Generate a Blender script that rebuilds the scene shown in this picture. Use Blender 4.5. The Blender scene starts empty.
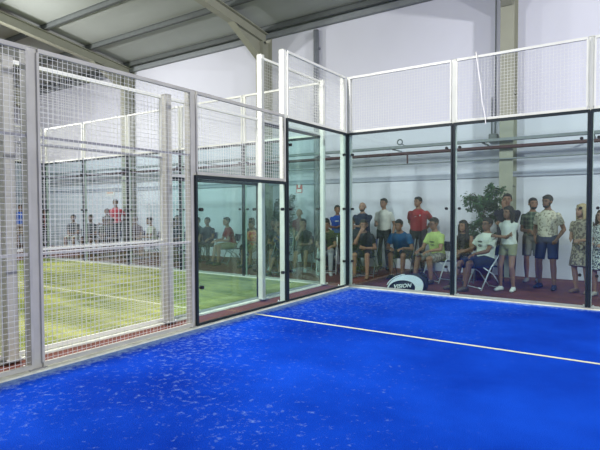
import bpy, bmesh, math, random
from mathutils import Vector, Matrix, Quaternion
R = math.radians
random.seed(4)
C = bpy.context.scene.collection
V = Vector
UP = V((0, 0, 1))

# ------------------------------------------------------------------ materials
def new_mat(name):
    m = bpy.data.materials.new(name); m.use_nodes = True
    nt = m.node_tree; nt.nodes.clear()
    out = nt.nodes.new('ShaderNodeOutputMaterial')
    return m, nt, out

def mat(name, col, rough=.7, metal=0, var=.12, scale=8, bump=0, bscale=60, spec=.4):
    m, nt, out = new_mat(name)
    b = nt.nodes.new('ShaderNodeBsdfPrincipled')
    b.inputs['Roughness'].default_value = rough
    b.inputs['Metallic'].default_value = metal
    b.inputs['Specular IOR Level'].default_value = spec
    tc = nt.nodes.new('ShaderNodeTexCoord')
    n = nt.nodes.new('ShaderNodeTexNoise'); n.inputs['Scale'].default_value = scale
    n.inputs['Detail'].default_value = 4
    nt.links.new(tc.outputs['Object'], n.inputs['Vector'])
    r = nt.nodes.new('ShaderNodeValToRGB')
    r.color_ramp.elements[0].position = .3; r.color_ramp.elements[1].position = .7
    r.color_ramp.elements[0].color = tuple(c * (1 - var) for c in col) + (1,)
    r.color_ramp.elements[1].color = tuple(min(1, c * (1 + var)) for c in col) + (1,)
    nt.links.new(n.outputs['Fac'], r.inputs['Fac'])
    nt.links.new(r.outputs['Color'], b.inputs['Base Color'])
    if bump:
        n2 = nt.nodes.new('ShaderNodeTexNoise'); n2.inputs['Scale'].default_value = bscale
        nt.links.new(tc.outputs['Object'], n2.inputs['Vector'])
        bp = nt.nodes.new('ShaderNodeBump'); bp.inputs['Strength'].default_value = bump
        bp.inputs['Distance'].default_value = .02
        nt.links.new(n2.outputs['Fac'], bp.inputs['Height'])
        nt.links.new(bp.outputs['Normal'], b.inputs['Normal'])
    nt.links.new(b.outputs[0], out.inputs[0])
    return m

def mat_spots(name, base, spots, scale=30, pos=(.45, .55)):
    """a printed cloth: blotches of a second and third colour on a base"""
    m, nt, out = new_mat(name)
    b = nt.nodes.new('ShaderNodeBsdfPrincipled'); b.inputs['Roughness'].default_value = .85
    tc = nt.nodes.new('ShaderNodeTexCoord')
    n = nt.nodes.new('ShaderNodeTexNoise'); n.inputs['Scale'].default_value = scale
    n.inputs['Detail'].default_value = 2
    nt.links.new(tc.outputs['Object'], n.inputs['Vector'])
    r = nt.nodes.new('ShaderNodeValToRGB'); cr = r.color_ramp
    cr.elements[0].position = pos[0]; cr.elements[0].color = tuple(base) + (1,)
    cr.elements[1].position = pos[1]; cr.elements[1].color = tuple(spots) + (1,)
    nt.links.new(n.outputs['Fac'], r.inputs['Fac'])
    nt.links.new(r.outputs['Color'], b.inputs['Base Color'])
    nt.links.new(b.outputs[0], out.inputs[0])
    return m

def mat_stripes(name, c1, c2, freq=14, both=True):
    """checked cloth: bands across height, and bands around"""
    m, nt, out = new_mat(name)
    b = nt.nodes.new('ShaderNodeBsdfPrincipled'); b.inputs['Roughness'].default_value = .85
    tc = nt.nodes.new('ShaderNodeTexCoord'); sx = nt.nodes.new('ShaderNodeSeparateXYZ')
    nt.links.new(tc.outputs['Object'], sx.inputs[0])
    def band(sock, f):
        a = nt.nodes.new('ShaderNodeMath'); a.operation = 'MULTIPLY'; a.inputs[1].default_value = f
        nt.links.new(sock, a.inputs[0])
        s = nt.nodes.new('ShaderNodeMath'); s.operation = 'FRACT'; nt.links.new(a.outputs[0], s.inputs[0])
        g = nt.nodes.new('ShaderNodeMath'); g.operation = 'GREATER_THAN'; g.inputs[1].default_value = .6
        nt.links.new(s.outputs[0], g.inputs[0]); return g
    g = band(sx.outputs['Z'], freq)
    fac = g.outputs[0]
    if both:
        g2 = band(sx.outputs['X'], freq)
        ad = nt.nodes.new('ShaderNodeMath'); ad.operation = 'ADD'
        nt.links.new(g.outputs[0], ad.inputs[0]); nt.links.new(g2.outputs[0], ad.inputs[1])
        ml = nt.nodes.new('ShaderNodeMath'); ml.operation = 'MULTIPLY'; ml.inputs[1].default_value = .5
        nt.links.new(ad.outputs[0], ml.inputs[0]); fac = ml.outputs[0]
    mx = nt.nodes.new('ShaderNodeMix'); mx.data_type = 'RGBA'
    mx.inputs['A'].default_value = tuple(c1) + (1,); mx.inputs['B'].default_value = tuple(c2) + (1,)
    nt.links.new(fac, mx.inputs['Factor'])
    nt.links.new(mx.outputs['Result'], b.inputs['Base Color'])
    nt.links.new(b.outputs[0], out.inputs[0])
    return m

def glass_mat(name, tint):
    m, nt, out = new_mat(name)
    t = nt.nodes.new('ShaderNodeBsdfTransparent'); t.inputs[0].default_value = tuple(tint) + (1,)
    g = nt.nodes.new('ShaderNodeBsdfGlossy'); g.inputs['Roughness'].default_value = .02
    g.inputs['Color'].default_value = (1, 1, 1, 1)
    # Schlick reflectance of a glass face, the same from either side
    lw = nt.nodes.new('ShaderNodeLayerWeight'); lw.inputs['Blend'].default_value = .5
    pw = nt.nodes.new('ShaderNodeMath'); pw.operation = 'POWER'; pw.inputs[1].default_value = 5
    nt.links.new(lw.outputs['Facing'], pw.inputs[0])
    f = nt.nodes.new('ShaderNodeMath'); f.operation = 'MULTIPLY_ADD'; f.inputs[1].default_value = .96; f.inputs[2].default_value = .035
    nt.links.new(pw.outputs[0], f.inputs[0])
    # faint smudges from balls and hands
    df = nt.nodes.new('ShaderNodeBsdfDiffuse'); df.inputs[0].default_value = (.6, .72, .74, 1)
    mx = nt.nodes.new('ShaderNodeMixShader'); mx2 = nt.nodes.new('ShaderNodeMixShader')
    tc = nt.nodes.new('ShaderNodeTexCoord'); n = nt.nodes.new('ShaderNodeTexNoise'); n.inputs['Scale'].default_value = 1.3
    nt.links.new(tc.outputs['Object'], n.inputs['Vector'])
    mr = nt.nodes.new('ShaderNodeMapRange'); mr.inputs['From Min'].default_value = .35; mr.inputs['From Max'].default_value = .7
    mr.inputs['To Min'].default_value = .002; mr.inputs['To Max'].default_value = .012
    nt.links.new(n.outputs['Fac'], mr.inputs['Value'])
    nt.links.new(f.outputs[0], mx.inputs[0]); nt.links.new(t.outputs[0], mx.inputs[1]); nt.links.new(g.outputs[0], mx.inputs[2])
    nt.links.new(mr.outputs[0], mx2.inputs[0]); nt.links.new(mx.outputs[0], mx2.inputs[1]); nt.links.new(df.outputs[0], mx2.inputs[2])
    nt.links.new(mx2.outputs[0], out.inputs[0])
    return m

def turf_mat(name, cols, sand, sandpos, edge=None, bigscale=.7, stretch=(1, 1, 1)):
    """artificial grass with drifts of infill sand; edge=(axis-x0, axis-y0) gathers sand along x=x0 and y=y0"""
    m, nt, out = new_mat(name)
    L = nt.links.new
    b = nt.nodes.new('ShaderNodeBsdfPrincipled'); b.inputs['Roughness'].default_value = .9
    b.inputs['Specular IOR Level'].default_value = .04
    tc = nt.nodes.new('ShaderNodeTexCoord')
    mp = nt.nodes.new('ShaderNodeMapping'); mp.inputs['Scale'].default_value = stretch
    L(tc.outputs['Object'], mp.inputs['Vector'])
    def noise(sc, det, src=mp.outputs[0], rough=.6):
        n = nt.nodes.new('ShaderNodeTexNoise'); n.inputs['Scale'].default_value = sc
        n.inputs['Detail'].default_value = det; n.inputs['Roughness'].default_value = rough
        L(src, n.inputs['Vector']); return n
    n1 = noise(bigscale, 5)
    r1 = nt.nodes.new('ShaderNodeValToRGB'); e = r1.color_ramp.elements
    e[0].position = .36; e[1].position = .66; e[0].color = cols[0] + (1,); e[1].color = cols[1] + (1,)
    L(n1.outputs['Fac'], r1.inputs[0])
    n4 = noise(140, 2)
    r4 = nt.nodes.new('ShaderNodeMapRange'); r4.inputs['From Min'].default_value = .3; r4.inputs['From Max'].default_value = .7
    r4.inputs['To Min'].default_value = .72; r4.inputs['To Max'].default_value = 1.28
    L(n4.outputs['Fac'], r4.inputs['Value'])
    mu = nt.nodes.new('ShaderNodeVectorMath'); mu.operation = 'SCALE'
    L(r1.outputs[0], mu.inputs[0]); L(r4.outputs[0], mu.inputs['Scale'])
    # sand speckle = fine noise gated by a broad one
    n2 = noise(15, 6, rough=.75); n3 = noise(.45, 2)
    a = nt.nodes.new('ShaderNodeMath'); a.operation = 'MULTIPLY_ADD'; a.inputs[1].default_value = .25
    L(n3.outputs['Fac'], a.inputs[0]); L(n2.outputs['Fac'], a.inputs[2])
    fac = a.outputs[0]
    if edge:
        sx = nt.nodes.new('ShaderNodeSeparateXYZ'); L(tc.outputs['Object'], sx.inputs[0])
        for axis, near, far, add in edge:
            mr = nt.nodes.new('ShaderNodeMapRange'); mr.inputs['From Min'].default_value = near
            mr.inputs['From Max'].default_value = far; mr.inputs['To Min'].default_value = add
            mr.inputs['To Max'].default_value = 0
            L(sx.outputs[axis], mr.inputs['Value'])
            ad = nt.nodes.new('ShaderNodeMath'); ad.operation = 'ADD'
            L(fac, ad.inputs[0]); L(mr.outputs[0], ad.inputs[1]); fac = ad.outputs[0]
    ms = nt.nodes.new('ShaderNodeMapRange'); ms.inputs['From Min'].default_value = sandpos[0]
    ms.inputs['From Max'].default_value = sandpos[1]; ms.inputs['To Max'].default_value = sandpos[2]
    L(fac, ms.inputs['Value'])
    mx = nt.nodes.new('ShaderNodeMix'); mx.data_type = 'RGBA'
    L(ms.outputs[0], mx.inputs['Factor']); L(mu.outputs[0], mx.inputs['A'])
    mx.inputs['B'].default_value = sand + (1,)
    L(mx.outputs['Result'], b.inputs['Base Color'])
    bp = nt.nodes.new('ShaderNodeBump'); bp.inputs['Strength'].default_value = .5; bp.inputs['Distance'].default_value = .01
    L(n4.outputs['Fac'], bp.inputs['Height']); L(bp.outputs[0], b.inputs['Normal'])
    L(b.outputs[0], out.inputs[0])
    return m

M = {}
M['wall'] = mat('painted wall', (.64, .66, .75), .85, var=.03, scale=.6, bump=.05)
M['ledge'] = mat('wall ledge paint', (.40, .43, .52), .85, var=.06, scale=2)
M['floor'] = mat('red floor', (.125, .036, .024), .7, var=.2, scale=3, bump=.1)
M['roof'] = mat('roof sheet', (.36, .395, .38), .9, var=.05, scale=1)
M['purlin'] = mat('galvanised purlin', (.10, .115, .115), .7, var=.08)
M['eave'] = mat('eave beam paint', (.22, .245, .26), .6, var=.05)
M['beige'] = mat('beige steel paint', (.30, .31, .25), .6, var=.06, scale=2)
M['white'] = mat('white coated steel', (.70, .715, .66), .4, var=.05, scale=3)
M['postshade'] = mat('shaded white coated steel', (.46, .455, .41), .5, var=.10, scale=4)  # darker copy of the white coat, with the side fence's shade put into its colour
M['greyrail'] = mat('galvanised rail', (.26, .265, .28), .5, var=.06)
M['wire'] = mat('white welded wire', (.72, .74, .72), .45, var=.03)
M['black'] = mat('black rubber seal', (.012, .02, .026), .45, var=.1)
M['bolt'] = mat('black bolt', (.02, .022, .025), .4, var=.1)
M['curb'] = mat('sandy concrete', (.68, .70, .62), .9, var=.16, scale=9, bump=.3)
M['base'] = mat('grey base rail', (.32, .35, .33), .6, var=.1)
M['line'] = mat('cream line tape', (.56, .57, .38), .85, var=.1, scale=20)
M['glass'] = glass_mat('toughened glass', (.89, .967, .953))
M['pvc'] = mat('white plastic', (.78, .78, .78), .45, var=.03)
M['pipe'] = mat('grey downpipe', (.20, .22, .25), .5, var=.08)
M['redpipe'] = mat('maroon fire pipe', (.06, .022, .026), .5, var=.1)
M['tray'] = mat('galvanised tray', (.19, .22, .23), .5, var=.1)
M['soil'] = mat('potting soil', (.05, .035, .025), .95)
M['terra'] = mat('brown plant pot', (.22, .10, .06), .8)
M['bark'] = mat('bark', (.14, .10, .07), .9)
M['leaf'] = mat('leaf green', (.055, .13, .055), .5, var=.35, scale=9)
M['leafd'] = mat('dark leaf green', (.03, .075, .04), .5, var=.35, scale=9)
M['chairblue'] = mat('navy canvas', (.03, .04, .10), .8)
M['lamp'] = mat('lamp housing', (.1, .1, .1), .5)

TURF_B = turf_mat('blue artificial turf', ((.0, .022, .27), (.003, .052, .47)), (.24, .37, .62), (.775, 1.06, .8),
                  edge=(('X', .04, .26, .36), ('X', .3, 4.2, .13), ('Y', 0, -.28, .36)), bigscale=.55)
TURF_G = turf_mat('green artificial turf', ((.12, .155, .035), (.36, .385, .12)), (.56, .56, .28), (.66, .9, .75),
                  bigscale=1.1, stretch=(.5, 1.5, 1))

# ------------------------------------------------------------------ object helpers
def link(o, parent=None):
    C.objects.link(o)
    if parent is not None: o.parent = parent
    return o

def obj(name, bm, m, parent=None, smooth=False):
    me = bpy.data.meshes.new(name); bm.normal_update(); bm.to_mesh(me); bm.free()
    if smooth:
        for p in me.polygons: p.use_smooth = True
    me.materials.append(m)
    return link(bpy.data.objects.new(name, me), parent)

def tag(o, label, cat, group=None, kind=None):
    if label: o['label'] = label
    if cat: o['category'] = cat
    if group: o['group'] = group
    if kind: o['kind'] = kind
    return o

def thing(name, label, cat, loc=(0, 0, 0), rz=0, group=None):
    o = bpy.data.objects.new(name, None); link(o)
    o.location = loc; o.rotation_euler = (0, 0, rz); o.empty_display_size = .1
    return tag(o, label, cat, group)

def struct(name, bm, m, parent=None):
    o = obj(name, bm, m, parent)
    if parent is None: o['kind'] = 'structure'
    return o

def box(bm, x0, x1, y0, y1, z0, z1, bevel=0):
    vs = [bm.verts.new((x, y, z)) for z in (z0, z1) for y in (y0, y1) for x in (x0, x1)]
    f = [(0, 2, 3, 1), (4, 5, 7, 6), (0, 1, 5, 4), (2, 6, 7, 3), (0, 4, 6, 2), (1, 3, 7, 5)]
    fs = [bm.faces.new([vs[i] for i in q]) for q in f]
    if bevel:
        es = list({e for fc in fs for e in fc.edges})
        bmesh.ops.bevel(bm, geom=es, offset=bevel, segments=2, affect='EDGES')
    return bm

def bx(*a, bevel=0):
    return box(bmesh.new(), *a, bevel=bevel)

def prism(bm, pts2, axis, a0, a1):
    """extrude an outline; axis 'x': pts are (y,z); 'y': pts are (x,z)"""
    def P(p, a): return (a, p[0], p[1]) if axis == 'x' else (p[0], a, p[1])
    A = [bm.verts.new(P(p, a0)) for p in pts2]; B = [bm.verts.new(P(p, a1)) for p in pts2]
    bm.faces.new(A); bm.faces.new(B[::-1]); n = len(A)
    for i in range(n): bm.faces.new((A[i], B[i], B[(i + 1) % n], A[(i + 1) % n]))
    bmesh.ops.recalc_face_normals(bm, faces=bm.faces)
    return bm

def frame_of(d, hint=UP):
    d = d.normalized()
    if abs(d.dot(hint)) > .97: hint = V((0, 1, 0))
    a = d.cross(hint).normalized(); b = a.cross(d).normalized()
    return a, b

def loft(bm, secs, n=12):
    """secs: (centre, axis a, half a, axis b, half b)"""
    rings = []
    for c, a, ra, b, rb in secs:
        rings.append([bm.verts.new(V(c) + a * (ra * math.cos(t)) + b * (rb * math.sin(t)))
                      for t in [2 * math.pi * i / n for i in range(n)]])
    for r0, r1 in zip(rings, rings[1:]):
        for i in range(n):
            bm.faces.new((r0[i], r0[(i + 1) % n], r1[(i + 1) % n], r1[i]))
    for r, s, fl in ((rings[0], secs[0], True), (rings[-1], secs[-1], False)):
        bm.faces.new(r[::-1] if fl else r)
    return bm

def tube(bm, pts, rad, n=8):
    pts = [V(p) for p in pts]
    if not isinstance(rad, (list, tuple)): rad = [rad] * len(pts)
    secs = []; a = None
    for i, p in enumerate(pts):
        d = (pts[min(i + 1, len(pts) - 1)] - pts[max(i - 1, 0)]).normalized()
        if a is None: a, b = frame_of(d)
        else:
            a = (a - d * a.dot(d)).normalized(); b = d.cross(a) * -1
            b = a.cross(d).normalized()
        secs.append((p, a, rad[i], b, rad[i]))
    loft(bm, secs, n)
    return bm

def ball(bm, c, r, sub=2, rot=None):
    """r: number or (rx,ry,rz)"""
    if not isinstance(r, (list, tuple)): r = (r, r, r)
    m = Matrix.Translation(V(c)) @ (rot.to_4x4() if rot else Matrix.Identity(4)) @ Matrix.Diagonal((r[0], r[1], r[2], 1))
    bmesh.ops.create_icosphere(bm, subdivisions=sub, radius=1, matrix=m)
    return bm

def capsule(bm, a, b, ra, rb, n=10):
    a, b = V(a), V(b)
    tube(bm, [a, b], [ra, rb], n); ball(bm, a, ra); ball(bm, b, rb)

def remeshed(name, bm, m, parent, voxel=.01, smooth=1):
    """union of all closed pieces as one continuous skin"""
    bmesh.ops.recalc_face_normals(bm, faces=bm.faces)
    me = bpy.data.meshes.new(name + '_src'); bm.to_mesh(me); bm.free()
    o = bpy.data.objects.new(name, me); C.objects.link(o)
    md = o.modifiers.new('r', 'REMESH'); md.mode = 'VOXEL'; md.voxel_size = voxel; md.use_smooth_shade = True
    if smooth:
        sm = o.modifiers.new('s', 'SMOOTH'); sm.factor = .5; sm.iterations = smooth
    dg = bpy.context.evaluated_depsgraph_get()
    me2 = bpy.data.meshes.new_from_object(o.evaluated_get(dg))
    me2.name = name
    bpy.data.objects.remove(o); bpy.data.meshes.remove(me)
    for p in me2.polygons: p.use_smooth = True
    me2.materials.clear(); me2.materials.append(m)
    return link(bpy.data.objects.new(name, me2), parent)

# ================================================================== THE HALL
WY = 3.4
struct('floor', bx(-26, 16, -16, WY + .2, -.25, -.012), M['floor'])
struct('wall_back', bx(-26, 16, WY, WY + .2, -.012, 6.74), M['wall'])
struct('wall_left', bx(-26.2, -26, -16, WY + .2, -.012, 9.6), M['wall'])
struct('trim_1', bx(-26, 16, WY - .035, WY, 2.20, 2.32, bevel=.008), M['ledge'])
SL = .14
def roofz(y): return 6.76 + SL * (WY - y)
bm = bmesh.new()
ys, ye = WY + .2, -16
prism(bm, [(ys, roofz(ys)), (ye, roofz(ye)), (ye, roofz(ye) + .1), (ys, roofz(ys) + .1)], 'x', -26, 16)
struct('ceiling', bm, M['roof'])
struct('trim_2', bx(-26, 16, WY - .12, WY, 6.50, 6.735, bevel=.01), M['eave'])

cx = [-17.45, -10.75, -4.48, 2.27, 8.95]
where = ['farthest left, behind the first fence posts', 'behind the crowd of the green court',
         'behind the tall posts between the courts', 'beside the big leafy ficus',
         'beyond the right end of the back glass']
for x, w in zip(cx, where):
    t = thing('steel_column', 'beige steel column against the hall wall, ' + w, 'column', (x, 0, 0), group='steel columns of the hall wall')
    b = bmesh.new()
    box(b, -.14, .14, 2.98, 3.0, 0, 6.35); box(b, -.14, .14, WY - .022, WY - .002, 0, 6.49)
    obj('flange', b, M['beige'], t)
    obj('web', bx(-.012, .012, 3.0, WY - .022, 0, 6.4), M['beige'], t)
    b = bmesh.new()
    for z in (2.0, 4.0): box(b, -.13, .13, 3.0, WY - .022, z, z + .012)
    obj('stiffener', b, M['beige'], t)
    # rafter with haunch
    t = thing('roof_rafter', 'beige sloping roof rafter on the column ' + w, 'roof beam', (x, 0, 0), group='roof rafters')
    top = lambda y: roofz(y) - .16
    b = bmesh.new()
    y0, y1 = WY - .13, -15.5
    prism(b, [(y0, top(y0)), (y1, top(y1)), (y1, top(y1) - .02), (y0, top(y0) - .02)], 'x', -.11, .11)
    prism(b, [(2.98, top(2.98) - .28), (y1, top(y1) - .28), (y1, top(y1) - .3), (2.98, top(2.98) - .3)], 'x', -.11, .11)
    obj('flange', b, M['beige'], t)
    b = bmesh.new()
    prism(b, [(y0, top(y0) - .02), (y1, top(y1) - .02), (y1, top(y1) - .28), (y0, top(y0) - .28)], 'x', -.012, .012)
    obj('web', b, M['beige'], t)
    b = bmesh.new()
    prism(b, [(2.97, 5.85), (2.97, top(2.97) - .3), (1.75, top(1.75) - .3)], 'x', -.012, .012)
    prism(b, [(2.97, 5.83), (2.95, 5.83), (1.73, top(1.75) - .3), (1.77, top(1.75) - .3)], 'x', -.11, .11)
    obj('haunch', b, M['beige'], t)
for k, y in enumerate([3.12, 1.6, .08, -1.45, -2.95, -4.5, -6.0, -7.5, -9.0, -10.5, -12, -13.5]):
    b = bmesh.new(); z = roofz(y)
    prism(b, [(y - .04, z - .005), (y + .04, z - .005), (y + .04, z - .025), (y + .01, z - .025), (y + .01, z - .135), (y + .05, z - .135),
              (y + .05, z - .158), (y - .04, z - .158), (y - .04, z - .145), (y - .01, z - .145), (y - .01, z - .02), (y - .04, z - .02)][:12], 'x', -25.9, 15.9)
    o = obj('roof_purlin', b, M['purlin'])
    nm = ['nearest to the back wall', 'second out from the back wall', 'third out from the back wall', 'fourth out from the back wall'][k] if k < 4 else 'over the courts, counted the %s from the back wall' % ['fifth', 'sixth', 'seventh', 'eighth', 'ninth', 'tenth', 'eleventh', 'twelfth'][k - 4]
    tag(o, 'grey roof purlin along the hall, ' + nm, 'roof beam', 'roof purlins')

# pipes on the hall wall
def wallpipe(name, x0, x1, z, r, y, m, label, cat, brk=True):
    t = thing(name, label, cat)
    obj('pipe' if 'pipe' in name else 'run', tube(bmesh.new(), [(x0, y, z), (x1, y, z)], r), m, t, True)
    if brk:
        x = x0 + .6
        while x < x1:
            if min(abs(x - c) for c in cx) > .25:
                obj('bracket', bx(x - .02, x + .02, y + r * .6, WY - .001, z - r - .01, z + r + .01), M['tray'], t)
            x += 2.2
    return t
wallpipe('fire_pipe', -16, 13, 2.82, .04, 2.90, M['redpipe'], 'dark maroon fire pipe running along the hall wall in front of the columns', 'pipe', False)
wallpipe('conduit_pipe', -16, 13, 2.57, .016, 2.93, M['tray'], 'thin grey conduit pipe below the maroon pipe on the hall wall', 'pipe', False)
t = thing('cable_tray', 'galvanised cable tray along the hall wall above the maroon pipe', 'cable tray')
b = bmesh.new(); box(b, -16, 13, 2.84, 2.97, 2.95, 2.957); box(b, -16, 13, 2.835, 2.84, 2.95, 3.01); box(b, -16, 13, 2.97, 2.975, 2.95, 3.01)
obj('channel', b, M['tray'], t)
for x in [-15 + 2.1 * i for i in range(14)]:
    if min(abs(x - c) for c in cx) > .25:
        obj('bracket', bx(x - .02, x + .02, 2.89, WY - .001, 2.925, 2.949), M['tray'], t)
b = bmesh.new()
for i in range(20):
    a = 2 * math.pi * i / 20; a2 = 2 * math.pi * (i + 1) / 20
    capsule(b, (-.12 + .062 * math.cos(a), 2.87, 3.10 + .062 * math.sin(a)), (-.12 + .062 * math.cos(a2), 2.87, 3.10 + .062 * math.sin(a2)), .016, .016, 6)
t = thing('cable_coil', 'small ring of coiled cable sitting on the wall cable tray', 'cable')
obj('coil', b, M['tray'], t, True); obj('cable_tail', tube(bmesh.new(), [(-.06, 2.87, 3.05), (.0, 2.88, 3.01), (.2, 2.88, 2.985), (.5, 2.89, 2.975)], .012), M['pipe'], t, True)
obj('pipe_valve', tube(bmesh.new(), [(0.06, 2.90, 2.80), (.06, 2.90, 2.585)], .022), M['redpipe'])
tag(bpy.data.objects['pipe_valve'], 'short vertical drop pipe under the maroon pipe above the man in red', 'pipe')
# switch box with riser conduits beside the right column
t = thing('switch_box', 'grey electrical box with riser conduits left of the column by the leafy plant', 'electrical box', (1.9, WY, 0))
obj('enclosure', bx(-.07, .11, -.12, -.001, 2.98, 3.18, bevel=.01), M['tray'], t)
for x, r_ in ((-.02, .012), (.05, .012)): obj('riser', tube(bmesh.new(), [(x, -.04, 3.18), (x, -.04, 4.0 if x < 0 else 6.49)], r_), M['tray'], t, True)
t = thing('downpipe', 'dark grey downpipe on the hall wall behind the tall white corner fence', 'pipe', (-2.76, WY - .09, 0))
obj('pipe', tube(bmesh.new(), [(0, 0, .1), (0, 0, 6.42)], .075, 14), M['pipe'], t, True)
for z in (1.2, 3.6, 5.9): obj('bracket', bx(-.09, .09, .0, .088, z, z + .05), M['pipe'], t)

# signs
t = thing('fire_sign', 'red fire extinguisher sign on the hall wall above the leafy plants', 'sign', (-3.39, WY, 2.13))
obj('board', bx(-.10, .10, -.012, -.002, -.17, .13), mat('sign red', (.62, .05, .05), .4), t)
b = bmesh.new()
tube(b, [(0, -.014, -.02), (0, -.014, .07)], .03, 8); tube(b, [(0, -.014, .07), (0, -.014, .1)], .012, 6)
tube(b, [(.0, -.014, .095), (.05, -.014, .08), (.055, -.014, .03)], .006, 6); box(b, -.08, .08, -.016, -.012, -.15, -.06)
obj('pictogram', b, M['pvc'], t)
t = thing('notice_board', 'white notice board with orange print on the far left wall above the person in red', 'sign', (-12.13, WY, 2.2))
obj('board', bx(-.26, .26, -.015, -.002, -.16, .16), M['pvc'], t)
b = bmesh.new(); random.seed(3)
for r_, z in enumerate((.09, .02, -.05)):
    x = -.2
    while x < .18:
        w = random.uniform(.03, .08); box(b, x, min(x + w, .2), -.018, -.0151, z - .022, z + .022); x += w + .02
obj('print', b, mat('orange print', (.75, .25, .08), .5), t)

# ================================================================== THE COURTS
X2, X4 = 2.027, 4.037
Y2, Y4, Y6, Y8, Y10 = -2.01, -4.006, -6.02, -8.03, -10.0
H2, H3, H4 = 1.98, 2.99, 4.01
NX = -.58
t = thing('blue_court_turf', 'bright blue artificial turf of the padel court, dusted with sand', 'court turf')
obj('turf', bx(.045, 10.07, -14.5, -.05, -.012, 0), TURF_B, t)
obj('service_line', bx(.09, 10.05, -2.962, -2.920, .0, .0035), M['line'], t)
obj('centre_line', bx(5.04, 5.09, -14, -2.965, .0, .0035), M['line'], t)
t = thing('green_court_turf', 'yellow-green artificial turf of the neighbouring court behind the fence', 'court turf')
obj('turf', bx(-10.65, NX - .07, -14.5, -.05, -.012, 0), TURF_G, t)
obj('service_line', bx(-10.6, NX - .1, -3.2, -3.15, .0, .0035), M['line'], t)
obj('centre_line', bx(-5.64, -5.59, -14, -3.2, .0, .0035), M['line'], t)
def curb(label, *a):
    tag(obj('court_curb', bx(*a, bevel=.004), M['curb']), label, 'curb', 'pale curbs around the courts')
curb('pale sandy concrete curb along the fence side of the blue court', -.085, .045, -14.5, .07, -.011, .016)
curb('pale sandy concrete curb under the back glass of the blue court', .07, 10.1, -.049, .07, -.011, .012)
curb('pale concrete curb along the fence side of the green court', NX - .069, NX + .075, -14.5, .07, -.011, .016)
curb('pale concrete curb under the back glass of the green court', -10.7, NX - .07, -.049, .07, -.011, .012)

# --- court hardware. side: 'S' = side walls (run along y at x=X), 'B' = back walls (run along x at y=0)
# local panel frame: u along the wall, n = outward normal (posts side)
def P3(side, u, n, z, X=0, sgn=-1):
    # sgn: outward direction for side walls (-1: outward is -x)
    return (X + sgn * n, u, z) if side == 'S' else (u, n, z)

def pbox(bm, side, X, sgn, u0, u1, n0, n1, z0, z1):
    a = P3(side, u0, n0, z0, X, sgn); b = P3(side, u1, n1, z1, X, sgn)
    return box(bm, min(a[0], b[0]), max(a[0], b[0]), min(a[1], b[1]), max(a[1], b[1]), z0, z1)

def wire_mesh(side, X, sgn, u0, u1, z0, z1, w=.0015, pu=.05, pz=.05):
    bm = bmesh.new()
    nu = max(1, round((u1 - u0) / pu)); nz = max(1, round((z1 - z0) / pz))
    for i in range(1, nu):
        u = u0 + (u1 - u0) * i / nu
        pbox(bm, side, X, sgn, u - w, u + w, .018, .018 + 2 * w, z0, z1)
    for j in range(1, nz):
        z = z0 + (z1 - z0) * j / nz
        pbox(bm, side, X, sgn, u0, u1, .014, .014 + 2 * w, z - w, z + w)
    return bm

def mesh_panel(side, X, sgn, u0, u1, z0, z1, label, group, rails=(), fm='white', ends=.03):
    t = thing('mesh_panel', label, 'fence panel', P3(side, (u0 + u1) / 2, 0, z0, X, sgn), group=group)
    off = V(t.location)
    def fin(bm):
        bmesh.ops.translate(bm, verts=bm.verts, vec=-off); return bm
    a, c = u0 + ends, u1 - ends
    obj('wire_mesh', fin(wire_mesh(side, X, sgn, a, c, z0 + .02, z1 - .02)), M['wire'], t)
    for nm, zz in (('top_rail', z1), ('bottom_rail', z0 + .04)):
        obj(nm, fin(pbox(bmesh.new(), side, X, sgn, a, c, .0, .04, zz - .04, zz)), M[fm], t)
    for u in (a, c):
        s = .012
        obj('side_rail', fin(pbox(bmesh.new(), side, X, sgn, u - s, u + s, .0, .035, z0 + .04, z1 - .04)), M[fm], t)
    for z in rails:
        obj('mid_rail', fin(pbox(bmesh.new(), side, X, sgn, a, c, .02, .045, z - .012, z + .012)), M['greyrail'] if z > 2 else M[fm], t)
    return t

def post(side, X, sgn, u, h, label, n0=.022, size=.08, group='white fence posts of the courts', wid=None, m='white'):
    wid = wid or size
    t = thing('fence_post', label, 'fence post', P3(side, u, n0 + size / 2, 0, X, sgn), group=group)
    obj('post', bx(-wid / 2, wid / 2, -size / 2, size / 2, .0165, h, bevel=.006) if side == 'B' else
        bx(-size / 2, size / 2, -wid / 2, wid / 2, .0165, h, bevel=.006), M[m], t)
    obj('base_plate', bx(-.08, .08, -.08, .08, .0162, .026), M['greyrail'], t)
    for a, b_ in ((-1, -1), (1, -1), (-1, 1), (1, 1)):
        obj('anchor_bolt', tube(bmesh.new(), [(a * .062, b_ * .062, .026), (a * .062, b_ * .062, .045)], .011, 6), M['pvc'], t)
    obj('cap', bx(-wid / 2 - .003, wid / 2 + .003, -size / 2 - .003, size / 2 + .003, h, h + .008, bevel=.003), M[m], t)
    return t

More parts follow.
